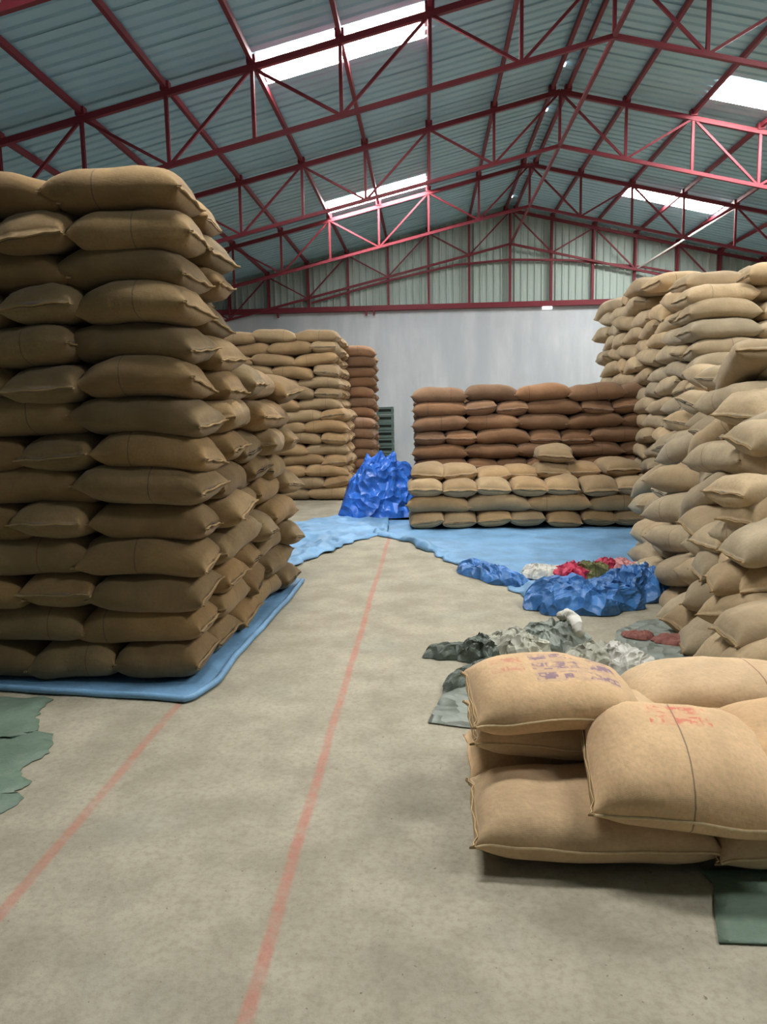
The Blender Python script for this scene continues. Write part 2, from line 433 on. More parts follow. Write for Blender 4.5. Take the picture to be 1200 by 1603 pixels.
# ------------------------------------------------------------------ jute sacks
SL_, SW_, ST_ = 0.78, 0.49, 0.245     # length, width, thickness of a filled sack
def sack_shape(seed, nu=26, nr=24, bend=0.02, twist=0.0, dome=1.0, skew=0.0):
    rnd = random.Random(seed); ox, oy = rnd.uniform(0, 50), rnd.uniform(0, 50)
    p = rnd.uniform(4.2, 7.0); rows = []
    for i in range(nu + 1):
        u = -math.cos(math.pi * i / nu)
        u = math.copysign(abs(u) ** 0.85, u)
        au = min(1, abs(u))
        th = ST_ / 2 * max(0.0, 1 - au ** p) ** 0.48 + 0.007
        hw = SW_ / 2 * (0.955 + 0.045 * (1 - u * u) - 0.05 * (au ** 6) * (1 - au ** 12) * 2)
        ring = []
        for j in range(nr):
            a = 2 * math.pi * j / nr
            n = 2.5
            cy = math.copysign(abs(math.cos(a)) ** (2 / n), math.cos(a)); cz = math.copysign(abs(math.sin(a)) ** (2 / n), math.sin(a))
            y = hw * cy; z = th * cz
            x = SL_ / 2 * u
            x += math.copysign((0.032 * abs(cy) ** 3 - 0.010) * au ** 10, u)     # ears at the corners
            if z < 0: z *= 0.86
            else: z *= dome
            mid = 1 - au ** 3
            nz = noise.noise((x * 3.1 + ox, y * 3.6 + oy, seed * 1.7)) * 0.026 + noise.noise((x * 8 + ox, y * 8 + oy, seed)) * 0.009
            z += nz * (0.35 + 0.65 * (1 - au ** 4)) * (1 if z > 0 else 0.5)
            fold = (au ** 5) * (1 - au ** 9)
            z += 0.015 * fold * math.sin(y * 52 + ox) * (1 if cz > 0 else 0.4)
            z += 0.005 * au ** 12 * math.sin(y * 30 + oy)
            y += noise.noise((x * 3 + oy, z * 5, seed * 3.3)) * 0.022
            z -= bend * (u * u - 0.3) + skew * u * au
            t = twist * u; y, z = y * math.cos(t) - z * math.sin(t), y * math.sin(t) + z * math.cos(t)
            ring.append((x, y, z))
        rows.append(ring)
    v = [q for r in rows for q in r]; f = []
    for i in range(nu):
        for j in range(nr):
            f.append((i * nr + j, (i + 1) * nr + j, (i + 1) * nr + (j + 1) % nr, i * nr + (j + 1) % nr))
    for base, flip in ((0, False), (nu * nr, True)):
        for j in range(nr // 2):
            q = (base + j, base + j + 1, base + (nr - j - 1) % nr, base + (nr - j) % nr)
            q = tuple(dict.fromkeys(q))
            f.append(q[::-1] if not flip else q)
    f = [tuple(reversed(q)) for q in f]
    return v, f, rows

def ribbon(line, out, width, thick, amp, fq):
    """a stitched lip along a line of points, reaching outwards along 'out'"""
    v = []; n = len(line)
    for i, q in enumerate(line):
        q = Vector(q); o = Vector(out)
        wz = amp * math.sin(i * fq) + 0.4 * amp * math.sin(i * fq * 2.3)
        for (a, h) in ((-0.008, -thick / 2), (width, -thick / 2), (width, thick / 2), (-0.008, thick / 2)):
            v.append(q + o * (a * (1 + 0.25 * math.sin(i * 1.7))) + Vector((0, 0, h + wz * (a > 0))))
    f = []
    for i in range(n - 1):
        for j in range(4): f.append((4 * i + j, 4 * i + (j + 1) % 4, 4 * i + 4 + (j + 1) % 4, 4 * i + 4 + j))
    f += [(0, 1, 2, 3), (4 * n - 1, 4 * n - 2, 4 * n - 3, 4 * n - 4)]
    f = [tuple(reversed(q)) for q in f]
    return v, f

def tube(line, r, k=6):
    v = []; n = len(line); P = [Vector(q) for q in line]
    for i in range(n):
        d = (P[min(n - 1, i + 1)] - P[max(0, i - 1)]).normalized()
        s = d.cross(Vector((0, 0, 1))).normalized() if abs(d.z) < 0.95 else Vector((1, 0, 0)); m = s.cross(d)
        for j in range(k):
            a = 2 * math.pi * j / k; v.append(P[i] + (s * math.cos(a) + m * math.sin(a)) * r)
    f = [(i * k + j, i * k + (j + 1) % k, (i + 1) * k + (j + 1) % k, (i + 1) * k + j) for i in range(n - 1) for j in range(k)]
    return v, f + [tuple(range(k))[::-1], tuple(range((n - 1) * k, n * k))]

NVAR = 10
VAR = []
for q in range(NVAR):
    rq = random.Random(100 + q)
    kw = dict(bend=rq.uniform(0.004, 0.05), twist=rq.uniform(-0.10, 0.10), dome=rq.uniform(0.95, 1.12), skew=rq.uniform(-0.015, 0.015))
    v, f, rows = sack_shape(q + 1, **kw)
    lo = sack_shape(q + 1, nu=12, nr=12, **kw)
    nr = 24
    ends = []
    for r, sg in ((rows[0], -1), (rows[-1], 1)):
        line = [tuple((Vector(r[j]) + Vector(r[(nr - j) % nr])) / 2) for j in range(0, nr // 2 + 1)]
        ends.append(ribbon(line, (sg, 0, 0), 0.014, 0.009, 0.003, 1.9))
    side = []
    for jj in (nr // 2, 0):
        side.append(tube([rows[i][jj] for i in range(1, len(rows) - 1)], 0.0055))
    thr = []
    for r, sg in ((rows[0], -1), (rows[-1], 1)):
        pts_ = []
        for j in range(0, nr // 2 + 1):
            c = (Vector(r[j]) + Vector(r[(nr - j) % nr])) / 2
            pts_.append(c + Vector((sg * (0.004 if j % 2 else 0.012), 0, 0.008)))
        thr.append(tube(pts_, 0.0022, 5))
    VAR.append(dict(thr=thr, v=v, f=f, lo=lo[:2], ends=ends, side=side, me={}))

def var_mesh(q, mat, what='body'):
    key = (what, mat.name); V = VAR[q]
    if key not in V['me']:
        if what == 'body': d = (V['v'], V['f'])
        elif what[:3] == 'thr': d = V['thr'][int(what[3])]
        elif what[:3] == 'end': d = V['ends'][int(what[3])]
        else: d = V['side'][int(what[4])]
        V['me'][key] = mesh('jute_sack_' + what, d[0], d[1], mat, True)
    return V['me'][key]

SACKS = []
def sack(x, y, z, yaw, label, group, mat='jute_mid', pitch=0.0, roll=0.0, sc=(1, 1, 1), var=None, parts=None, keep=False):
    """yaw 0: lying along X; angles in degrees; z is the height of its middle"""
    SACKS.append(dict(p=(x, y, z), r=(R(roll), R(pitch), R(yaw)), s=sc, q=random.randrange(NVAR) if var is None else var, m=mat, label=label, group=group, parts=parts, keep=keep))

def jit(a): return random.uniform(-a, a)

# --- tall stack at the left -------------------------------------------------
def layer_name(i, n):
    return 'lowest' if i == 1 else ('topmost' if i == n else ords[i])
LX, LY, LT, LN = -1.37, 4.11, 0.205, 14
G_L = 'jute sacks of the tall left stack'
for i in range(1, LN + 1):
    z = 0.015 + (i - 0.5) * LT
    out = [0.0, 0.0, 0.02, 0.04, 0.06, 0.07, 0.09, 0.10, 0.08, 0.06, 0.07, 0.06, 0.04, 0.05, 0.02][i]
    X = LX + out; w = 0.46
    messy = 1.0 if i < 5 else 1.6
    ln = layer_name(i, LN)
    def lab(pos): return 'brown jute sack, tall left stack, %s layer, %s' % (ln, pos)
    fy = LY + w / 2 + jit(0.02)
    if i % 2 == 0:
        xs = [('at its front corner', 0.69, 0), ('front, second from the corner', 0.72, 0), ('front, third from the corner', 0.74, 0)]
    else:
        xs = [('at its front corner', 0.61 if i > 1 else 0.46, 0), ('front, second from the corner', 0.45 if i > 1 else 0.5, 90 if i > 1 else 0), ('front, third from the corner', 0.74, 0), ('front, fourth from the corner', 0.6, 0)]
    cx = X
    for nm, wd, yw in xs:
        c = cx - wd / 2; cx -= wd
        yy = fy + (0.14 if yw else 0)
        dz = jit(0.012)
        sack(c + jit(0.02), yy + jit(0.025) * messy, z + dz, yw + jit(4) * messy, lab(nm), G_L, 'jute_left', roll=jit(5), pitch=jit(2.5) * messy, sc=(wd / 0.74 if not yw else 1, 1.0 if not yw else 0.96, 1.0))
    # aisle side
    yend = 6.5 if i <= 9 else 5.08
    cy = LY + w; n = 2
    order = [(0.72, 90), (0.48, 0), (0.72, 90), (0.48, 0), (0.48, 0)] if i % 2 == 0 else [(0.48, 0), (0.48, 0), (0.72, 90), (0.48, 0), (0.48, 0)]
    if i > 9: order = [(0.5, 0)]
    for wd, yw in order:
        if cy + wd > yend + 0.3: break
        c = cy + wd / 2; cy += wd
        hx = X - (0.74 / 2 if yw == 0 else 0.46 / 2) + 0.055 * (c - LY) + jit(0.04) * messy
        drop = 0.0
        sack(hx, c + jit(0.02), z + jit(0.02) - drop, yw + jit(5) * messy, lab('aisle side, %s from the corner' % ords[n]), G_L, 'jute_left', roll=jit(6), pitch=jit(4), sc=(1, wd / 0.48 if yw == 0 else 1, 1))
        n += 1
    # inner rows close the gaps
    for k in range(3):
        sack(X - 0.5 - k * 0.74, LY + 0.46 * 1.55 + 0.08, z - 0.1, 0, None, G_L, 'jute_left')
    if i <= 9:
        for k in range(2): sack(X - 1.0, 5.2 + k * 0.72, z - 0.1, 90, None, G_L, 'jute_left')
        sack(X - 0.45, 6.35, z, 0, None, G_L, 'jute_left')

# --- far stack at the left ----------------------------------------------------
G_F = 'jute sacks of the far left stack'
FX, FY, FT, FN = -1.43, 13.35, 0.2, 15
for i in range(1, FN + 1):
    z = 0.02 + (i - 0.5) * FT
    ln = layer_name(i, FN)
    X = FX + jit(0.03) - 0.012 * i * (i > 8)
    first = 0.74 if i % 2 else 0.46
    cx = X; n = 1
    while cx > -5.2:
        wd, yw = (0.46, 90) if (n == 1 and i % 2 == 0) else (0.74, 0)
        c = cx - wd / 2; cx -= wd
        zz = z + jit(0.02)
        nm = 'at its right corner' if n == 1 else '%s from its right corner' % ords[n]
        sack(c, FY + (0.23 if not yw else 0.37) + jit(0.04), zz, yw + jit(6), 'tan jute sack, far left stack, %s layer, %s' % (ln, nm), G_F, 'jute_mid', roll=jit(7), pitch=jit(6) * (1 if i > 9 else 0.5))
        n += 1
    for k in range(5):
        sack(-2.0 - 0.74 * k, FY + 0.75, z - 0.1, 0, None, G_F, 'jute_mid')
    for k in range(3):
        sack(X - 0.37, FY + 0.46 * (k + 1) + 0.35, z, 0 + jit(3), 'tan jute sack, far left stack, %s layer, right side, %s row back' % (ln, ords[k + 2]), G_F, 'jute_mid')

# --- narrow stack behind it ------------------------------------------------------
G_N = 'jute sacks of the narrow stack by the back wall'
for i in range(1, 15):
    z = 0.02 + (i - 0.5) * 0.205
    for k in range(2):
        sack(-1.42 - 0.74 * k + jit(0.02) - 0.002 * i, 15.55 + jit(0.02), z, jit(3), 'reddish jute sack, narrow stack by the back wall, %s layer%s' % (layer_name(i, 14), '' if k == 0 else ', second from the right'), G_N, 'jute_red')
    sack(-1.42, 16.05, z - 0.1, 0, None, G_N, 'jute_red')
for i in range(1, 8):
    z = 0.02 + (i - 0.5) * 0.205
    sack(-1.42 + jit(0.02), 15.08, z, jit(3), 'reddish jute sack, low row before the narrow back stack, %s layer' % layer_name(i, 7), G_N, 'jute_red')

# --- two-step stack in the middle ------------------------------------------------
G_C = 'jute sacks of the two-step middle stack'
CX0, CX1, CY = -0.26, 2.88, 9.70
for i in range(1, 4):
    z = 0.03 + (i - 0.5) * 0.205
    n, wd, yw = (4, 0.79, 0) if i == 2 else (7, 0.452, 90)
    for k in range(n):
        sack(CX0 + wd * (k + 0.5) + jit(0.015), CY + (0.23 if not yw else 0.38) + jit(0.02), z + jit(0.01), yw + jit(4), 'jute sack, low front step of middle stack, %s layer, %s from left' % (layer_name(i, 3), ords[k + 1]), G_C, 'jute_mid', roll=jit(4), pitch=jit(2), sc=(wd / 0.76 if not yw else 1, 1 if not yw else 0.97, 1))
for k, (x, y, dz) in enumerate([(0.02, 10.38, 0), (0.42, 10.36, 0.005), (0.90, 10.42, -0.05), (1.30, 10.45, -0.03), (1.70, 10.42, -0.0), (2.12, 10.42, 0.0), (2.58, 10.4, 0.03)]):
    sack(x, y, 0.0 + 3.5 * 0.205 + dz, 90 + jit(8), 'loose jute sack atop the front step of the middle stack, %s from left' % ords[k + 1], G_C, 'jute_mid', roll=jit(4))
sack(1.74, 10.45, 0.03 + 4.45 * 0.205, 88, 'single jute sack raised above the others on the middle stack\'s front step', G_C, 'jute_mid')
for i in range(1, 10):
    z = 0.03 + (i - 0.5) * 0.207
    ln = layer_name(i, 9)
    if i % 2: seq = [(0.75, 0)] * 5
    else: seq = [(0.46, 90), (0.46, 90), (0.74, 0), (0.46, 90), (0.46, 90), (0.74, 0), (0.46, 90)]
    if i in (4, 8): seq = seq[2:] + seq[:2]
    cx = -0.17
    for k, (wd, yw) in enumerate(seq):
        sack(cx + wd / 2 + jit(0.015), 10.98 + (0.23 if not yw else 0.38) + jit(0.02), z + jit(0.008), yw + jit(3), 'reddish jute sack, tall rear step of middle stack, %s layer, %s from left' % (ln, ords[k + 1]), G_C, 'jute_red', roll=jit(4), pitch=jit(2.5) + (0 if i < 9 else jit(3)))
        cx += wd
    for k in range(5): sack(0.2 + k * 0.74, 11.72, z - 0.1, 0, None, G_C, 'jute_red')

# --- long high stack at the right ----------------------------------------------
G_R = 'jute sacks of the high right stack'
RX = 3.0
for i in range(1, 17):
    z = 0.02 + (i - 0.5) * 0.207
    ln = layer_name(i, 16)
    ys = 8.0 + 0.055 * i
    if i > 14: ys = 10.3
    cy = ys + 0.46 + (0.37 if i % 2 else 0.0); n = 1
    if i % 2 and i <= 14:
        sack(RX + 0.37, ys + 0.46 + 0.185, z, jit(4), None, G_R, 'jute_pale', sc=(1, 0.8, 1))
    while cy < 13.1:
        sack(RX + 0.23 + jit(0.05), cy + 0.37, z + jit(0.025), 90 + jit(10), 'pale jute sack, high right stack, %s layer, aisle side, %s from near end' % (ln, ords[n]), G_R, 'jute_pale', roll=jit(10), pitch=jit(9))
        if i % 3 == 0 or i >= 14: sack(RX + 0.68, cy + 0.3, z, 90, None, G_R, 'jute_pale')
        cy += 0.74; n += 1
    if i <= 14:
        for k in range(3):
            sack(RX + 0.36 + k * 0.76 + jit(0.04), ys + 0.23 + jit(0.04), z + jit(0.02), jit(8), 'pale jute sack, high right stack, %s layer, near end, %s from aisle' % (ln, ords[k + 1]), G_R, 'jute_pale', roll=jit(6), pitch=jit(5))
    if i >= 14:
        for k in range(2): sack(RX + 0.5 + 0.75 * k, (ys + 0.5) + 0.5, z + 0.01, 10, None, G_R, 'jute_pale')
# top sacks lying askew
for k, (x, y, z, yw) in enumerate([(3.4, 9.4, 3.0, 8), (4.0, 8.9, 3.02, -6), (3.35, 10.4, 3.2, 15), (4.2, 9.6, 3.1, 5)]):
    sack(x, y, z, yw, 'loose pale jute sack on top of the high right stack, %s from its near end' % ords[[2, 1, 4, 3][k]], G_R, 'jute_pale', pitch=jit(5))

# --- slumped heap at the right ------------------------------------------------
G_H = 'slumped jute sacks of the right heap'
HEAP = [(2.67,8.60,0.76,15,20),(2.37,6.78,0.89,0,30),(2.19,5.67,0.90,18,0),(2.07,4.79,0.98,0,15),(2.46,7.96,0.51,0,5),(2.26,6.48,0.67,5,30),(2.05,5.16,0.69,5,10),(1.97,4.47,0.79,8,5),(2.34,7.53,0.31,-4,0),(2.14,6.03,0.48,0,22),(2.19,6.88,0.17,0,8),(2.06,5.84,0.29,12,0),(2.00,5.09,0.54,10,0),(1.91,4.54,0.53,0,-4),(1.92,4.98,0.30,-3,-10),(1.99,5.82,0.11,5,5),(2.04,6.51,0.11,-2,0),(1.90,5.42,0.11,0,15),(1.83,4.71,0.14,-4,0),(1.79,4.05,0.38,-2,5),(1.79,4.67,0.11,-2,-3),(1.77,4.25,0.18,0,12),(1.72,3.87,0.25,2,0),(2.49,5.92,1.84,14,-8),(2.41,5.86,1.59,5,10),(2.36,5.90,1.40,18,20),(2.22,5.06,1.36,10,8),(2.49,7.06,1.17,12,12),(2.24,5.55,1.16,3,10)]
# rows counted from the floor, sacks counted from the far end
rowsH = {}
for h in HEAP: rowsH.setdefault(max(1, int(round((h[2] - 0.1) / 0.21)) + 1), []).append(h)
for rw, hs in sorted(rowsH.items()):
    hs.sort(key=lambda h: -h[1])
    for k, (x, y, z, pt, yd) in enumerate(hs):
        hd = y < 5.5 or k % 3 == 2
        sack(x + (0.16 if hd else 0), y, z, (yd * 1.5 - 8) if hd else 90 + yd, 'pale slumped jute sack, right heap, %s row up, %s from the far end' % (ords[rw], ords[k + 1]), G_H, 'jute_pale', pitch=(-14 + jit(7)) if hd else pt * 1.3 + jit(4), roll=(pt + jit(8)) if hd else jit(18) - 8, sc=(0.86, 0.84, 0.94) if hd else (0.92, 0.92, 1.0), keep=True)
for i in range(1, 10):
    z = 0.02 + (i - 0.5) * 0.207
    yy = 4.0 + 0.10 * i if i < 7 else 4.7 + 0.26 * (i - 6)
    n = 1
    while yy < 8.0:
        xx = 1.58 + 0.164 * (yy + 0.37 - 4.46) + 0.27 * z + 0.34
        sack(xx + jit(0.06), yy + 0.37, z + jit(0.03), (90 if (n + i) % 3 else 20) + jit(20), 'pale jute sack set back in the right heap, %s layer, %s from near end' % (ords[i], ords[n]), G_H, 'jute_pale', roll=jit(16), pitch=jit(13), sc=(0.88, 0.9, 1.0))
        sack(xx + 0.5, yy + 0.37, z, 90 + jit(8), None, G_H, 'jute_pale', roll=jit(8))
        if n < 3:
            sack(xx + 1.0, yy + 0.37, z, 90 + jit(8), None, G_H, 'jute_pale', roll=jit(8))
        yy += 0.66; n += 1

# --- low pile in the right foreground ---------------------------------------------
G_P = 'jute sacks of the low front pile'
def P(*a, **k): sack(*a, keep=True, **k)
P(0.56, 2.57, 0.105, -1, 'golden jute sack on the floor at the front left of the foreground pile', G_P, 'jute_warm', sc=(1.0, 1.0, 0.9), var=0, parts='side')
P(1.34, 2.55, 0.105, 2, 'golden jute sack on the floor, right of the front left one in the foreground pile', G_P, 'jute_warm', sc=(1, 1, 0.9), var=3, parts='side')
P(0.575, 2.96, 0.275, 1, 'golden jute sack in the middle layer, beneath the purple printed one', G_P, 'jute_warm', sc=(1, 1, 0.82), var=2, parts='side')
P(0.485, 2.87, 0.43, 3, 'golden jute sack with purple print, on top of the foreground pile', G_P, 'jute_warm_print', sc=(0.80, 1.0, 0.82), roll=5, var=5, parts='side')
P(1.26, 3.22, 0.30, -2, 'golden jute sack lying behind the red stamped one in the foreground pile', G_P, 'jute_warm', sc=(1, 1, 0.85), var=4, parts='side')
P(0.875, 2.51, 0.31, -5, 'golden jute sack with a red stamp, sagging forward in the foreground pile', G_P, 'jute_warm_stamp', sc=(0.80, 1.1, 1.0), roll=14, pitch=2, var=1, parts='side')
P(1.45, 2.57, 0.345, -8, 'golden jute sack at the right edge of the foreground pile, upper layer', G_P, 'jute_warm', roll=12, pitch=-3, var=6, parts='side')
sack(0.56, 3.04, 0.1, 0, None, G_P, 'jute_warm', sc=(1, 1, 0.85))
sack(1.33, 3.03, 0.1, 0, None, G_P, 'jute_warm', sc=(1, 1, 0.85))

# ------ build the sacks, see which show largest, join the rest
from mathutils.bvhtree import BVHTree
objs = []; bv = []; bf = []; own = []
for i, s in enumerate(SACKS):
    o = bpy.data.objects.new('jute_sack', var_mesh(s['q'], MT[s['m']]))
    o.location = s['p']; o.rotation_euler = s['r']; o.scale = s['s']
    COL.objects.link(o); objs.append(o)
    mw = o.matrix_basis; lv, lf = VAR[s['q']]['lo']; b0 = len(bv)
    bv += [mw @ Vector(q) for q in lv]; bf += [tuple(b0 + k for k in q) for q in lf]; own += [i] * len(lf)
tree = BVHTree.FromPolygons(bv, bf)
hits = {}
STEP = 4
for py in range(200, 1440, STEP):
    for px in range(2, 1200, STEP):
        d = rt * ((px - 600) / FPX) + up * ((801.5 - py) / FPX) + fw
        loc, nrm, fi, dist = tree.ray_cast(cam.location, d)
        if loc is not None: hits[own[fi]] = hits.get(own[fi], 0) + 1
order = sorted((i for i in range(len(SACKS)) if SACKS[i]['label']), key=lambda i: -hits.get(i, 0) - (1e6 if SACKS[i]['keep'] and hits.get(i, 0) > 2 else 0))
chosen = set(i for i in order[:305] if hits.get(i, 0) >= 3)
print('SACKS', len(SACKS), 'visible', len([h for h in hits.values() if h >= 2]), 'chosen', len(chosen), 'least', min(hits[i] for i in chosen))
rest_v, rest_f, rest_m = [], [], []
rest_mats = []
for i, s in enumerate(SACKS):
    o = objs[i]
    if i in chosen:
        big = hits[i] * STEP * STEP > 1300
        if s['parts'] or big:
            root = bpy.data.objects.new('jute_sack', None); root.empty_display_size = 0.1
            root.location = o.location; root.rotation_euler = o.rotation_euler; root.scale = o.scale
            COL.objects.link(root)
            o.name = 'body'; o.parent = root; o.location = (0, 0, 0); o.rotation_euler = (0, 0, 0); o.scale = (1, 1, 1)
            for e in ('0', '1'):
                es = link(bpy.data.objects.new('end_seam', var_mesh(s['q'], MT['twine'], 'end' + e)), root)
                if s['parts']: link(bpy.data.objects.new('stitching', var_mesh(s['q'], MT['seam_light'], 'thr' + e)), es)
            if s['parts'] == 'side':
                link(bpy.data.objects.new('side_seam', var_mesh(s['q'], MT['seam_light'], 'side0')), root)
                link(bpy.data.objects.new('side_seam', var_mesh(s['q'], MT['twine'], 'side1')), root)
            tag(root, s['label'], 'sack', s['group'])
        else:
            tag(o, s['label'], 'sack', s['group'])
    else:
        lv, lf = VAR[s['q']]['lo']; mw = o.matrix_basis
        b0 = len(rest_v)
        rest_v += [tuple(mw @ Vector(q)) for q in lv]; rest_f += [tuple(b0 + k for k in q) for q in lf]
        if s['m'] not in rest_mats: rest_mats.append(s['m'])
        rest_m += [rest_mats.index(s['m'])] * len(lf)
        bpy.data.objects.remove(o)
me = mesh('jute_sacks_rest', rest_v, rest_f, None, True)
for m in rest_mats: me.materials.append(MT[m])
me.polygons.foreach_set('material_index', rest_m)
tag(obj('jute_sacks', me), 'remaining jute sacks deep in the stacks and far down the hall', 'sacks', kind='stuff')
labs = {}
for i in chosen: labs.setdefault(SACKS[i]['label'], []).append(i)
for k, q in labs.items():
    if len(q) > 1: print('DUP', k, len(q))

# ------------------------------------------------------------------ tarpaulins and loose sheets
def fold_h(x, y, sc, seed):
    n = noise.noise((x * sc + seed, y * sc * 0.8 - seed, seed * 2.1))
    m = noise.noise((x * sc * 2.3 - seed, y * sc * 2.1, seed))
    return (1 - abs(n) * 2.2) * 0.6 + (1 - abs(m) * 2.2) * 0.25

def sheet(name, front, back, nu, nv, mat, amp, sc, seed, front_amp=0.0, lift=0.004, thick=0.004, front_len=0.25, rag=0.0):
    A_ = resample(front, nu); B_ = resample(back, nu)
    v = []; f = []
    for i in range(nu):
        for j in range(nv):
            t = j / (nv - 1); p = A_[i] * (1 - t) + B_[i] * t
            e = max(0.0, 1 - t / front_len) if front_amp else 0
            h = max(0.0, fold_h(p[0], p[1], sc, seed))
            z = lift + amp * h * min(1, 4 * t + 0.3)
            if e:
                g = max(0, fold_h(p[0] * 1.2, p[1] * 0.6, sc * 1.6, seed + 5))
                z += front_amp * g * math.sin(math.pi * min(1, (t / front_len)) ** 0.7)
                p = p + np.array([noise.noise((p[0] * 5, p[1] * 5, seed)) * 0.10 * e, noise.noise((p[0] * 5, p[1] * 5, seed + 9)) * 0.10 * e])
            if rag and (j == 0): p = p + np.array([jit(rag), jit(rag)])
            v.append((p[0], p[1], z))
    for i in range(nu - 1):
        for j in range(nv - 1): f.append((i * nv + j, (i + 1) * nv + j, (i + 1) * nv + j + 1, i * nv + j + 1))
    o = obj(name, mesh(name, v, f, MT[mat], True))
    m = o.modifiers.new('thick', 'SOLIDIFY'); m.thickness = thick; m.offset = 1
    return o

# tarp below the left stack, with its turned-up lip
fr = [(-4.2, 4.06), (-2.73, 4.03), (-2.23, 3.96), (-1.68, 3.89), (-1.30, 3.82), (-1.24, 4.1), (-1.235, 4.78), (-1.17, 6.11), (-1.17, 6.75)]
bk = [(-4.2, 6.9), (-3.9, 6.9), (-3.4, 6.9), (-2.9, 6.9), (-2.4, 6.9), (-2.2, 6.9), (-1.9, 6.9), (-1.5, 6.9), (-1.25, 6.9)]
o = sheet('blue_tarpaulin', fr, bk, 70, 24, 'blue', 0.006, 1.5, 3.0)
root = tag(empty('ground_tarpaulin', (-1.3, 3.85, 0)), 'blue tarpaulin spread under the tall left stack', 'tarpaulin')
o.name = 'sheet'; o.parent = root; o.matrix_parent_inverse = Matrix.Translation((1.3, -3.85, 0))
RS = resample(fr, 90)
line = [(p[0] + noise.noise((p[0] * 3, p[1] * 3, 1)) * 0.02, p[1] + noise.noise((p[0] * 3, p[1] * 3, 4)) * 0.02, 0.022 + 0.006 * noise.noise((p[0] * 5, p[1] * 5, 2))) for p in RS]
v, f = tube(line, 0.020, 8)
lip = obj('turned_edge', mesh('turned_edge', v, f, MT['blue'], True), root); lip.matrix_parent_inverse = Matrix.Translation((1.3, -3.85, 0))

tag(sheet('blue_tarpaulin', [(-1.75, 6.95), (-1.53, 7.07), (-1.33, 7.53), (-1.09, 8.35), (-0.89, 8.93), (-0.50, 9.5)], [(-2.4, 10.1), (-2.1, 10.4), (-1.7, 10.5), (-1.3, 10.9), (-1.0, 11.1), (-0.6, 11.2)], 80, 80, 'blue', 0.085, 2.2, 11.0, 0.06, front_len=0.3),
    'creased light blue tarpaulin on the floor between the left stack and the blue heap', 'tarpaulin')
tag(sheet('blue_tarpaulin', [(-0.68, 9.45), (-0.23, 8.81), (0.2, 7.64), (0.44, 7.16), (0.69, 6.61), (0.83, 6.02), (0.98, 5.72), (1.2, 5.58), (1.48, 5.92), (1.65, 5.85), (1.89, 6.05), (2.15, 6.3)],
          [(-0.66, 10.6), (-0.3, 10.6), (0.3, 10.6), (0.7, 10.6), (1.0, 10.6), (1.4, 10.6), (1.8, 10.6), (2.1, 10.6), (2.4, 10.6), (2.6, 10.6), (2.8, 10.6), (3.0, 10.6)], 130, 90, 'blue', 0.022, 1.6, 23.0, 0.10, front_len=0.16),
    'wide light blue tarpaulin on the floor before the middle stack', 'tarpaulin')

def crumple(name, loc, size, seed, mat, n=44, steep=0.5, rz=0.0, fq=1.0, edge=0.16, rg=0.5):
    """a crumpled sheet lying in a heap: long rounded folds with sharp valleys that run down to an uneven hem"""
    rs = random.Random(seed); dirs = [(rs.uniform(0, 3.14), rs.uniform(3.0, 5.0) * fq), (rs.uniform(0, 3.14), rs.uniform(5.5, 8.5) * fq)]
    lobes = rs.choice((3, 4, 5)); p0 = rs.uniform(0, 6)
    v = []; f = []
    for i in range(n):
        for j in range(n):
            a, b = 2 * i / (n - 1) - 1, 2 * j / (n - 1) - 1
            x, y = a * math.sqrt(1 - b * b / 2), b * math.sqrt(1 - a * a / 2)
            r = math.hypot(x, y); th = math.atan2(y, x)
            wp = noise.noise((x * 1.2 + seed, y * 1.2, seed)); wq = noise.noise((x * 2.6, y * 2.6 - seed, seed + 3))
            o = 1 + edge * 2 * noise.noise((math.cos(th) * 1.9 + seed, math.sin(th) * 1.9, seed)) + 0.10 * abs(math.sin(lobes * th + p0 + 2 * wp)) * r
            env = max(0.0, 1 - r ** 2.2) ** steep
            (t1, k1), (t2, k2) = dirs
            s1 = abs(math.sin((x * math.cos(t1) + y * math.sin(t1)) * k1 + 3.2 * wp)); s2 = abs(math.sin((x * math.cos(t2) + y * math.sin(t2)) * k2 + 3.0 * wq + 2 * wp))
            s3 = abs(math.sin(lobes * th + p0 + 3.0 * wp)) * min(1, r * 2)
            fold = 0.42 * s1 + 0.26 * s2 + 0.32 * s3
            lump = 0.5 + 0.9 * noise.noise((x * 0.9 - seed, y * 0.9 + seed, 7.0))
            z = env * (1 - rg + rg * fold) * (0.72 + 0.4 * lump) + 0.035 * s2 * (1 - env)
            z += 0.05 * env * wq
            n3 = noise.noise((x * 3.4 * fq + seed, y * 3.4 * fq, seed * 2)); n4 = noise.noise((x * 7 * fq, y * 7 * fq + seed, seed * 3))
            z += env * rg * (0.26 * (0.5 - min(1, abs(n3) * 2.6)) + 0.12 * (0.5 - min(1, abs(n4) * 2.6)))
            pull = 0.16 * (s1 - 0.6) * env
            v.append(((x * o + pull * math.cos(t1) + 0.10 * wq) * size[0] / 2, (y * o + pull * math.sin(t1) + 0.10 * wp) * size[1] / 2, max(0.004, z * size[2])))
    for i in range(n - 1):
        for j in range(n - 1): f.append((i * n + j, (i + 1) * n + j, (i + 1) * n + j + 1, i * n + j + 1))
    o = obj(name, mesh(name, v, f, MT[mat], False), None, loc, (0, 0, rz))
    m = o.modifiers.new('thick', 'SOLIDIFY'); m.thickness = 0.004; m.offset = 1
    return o

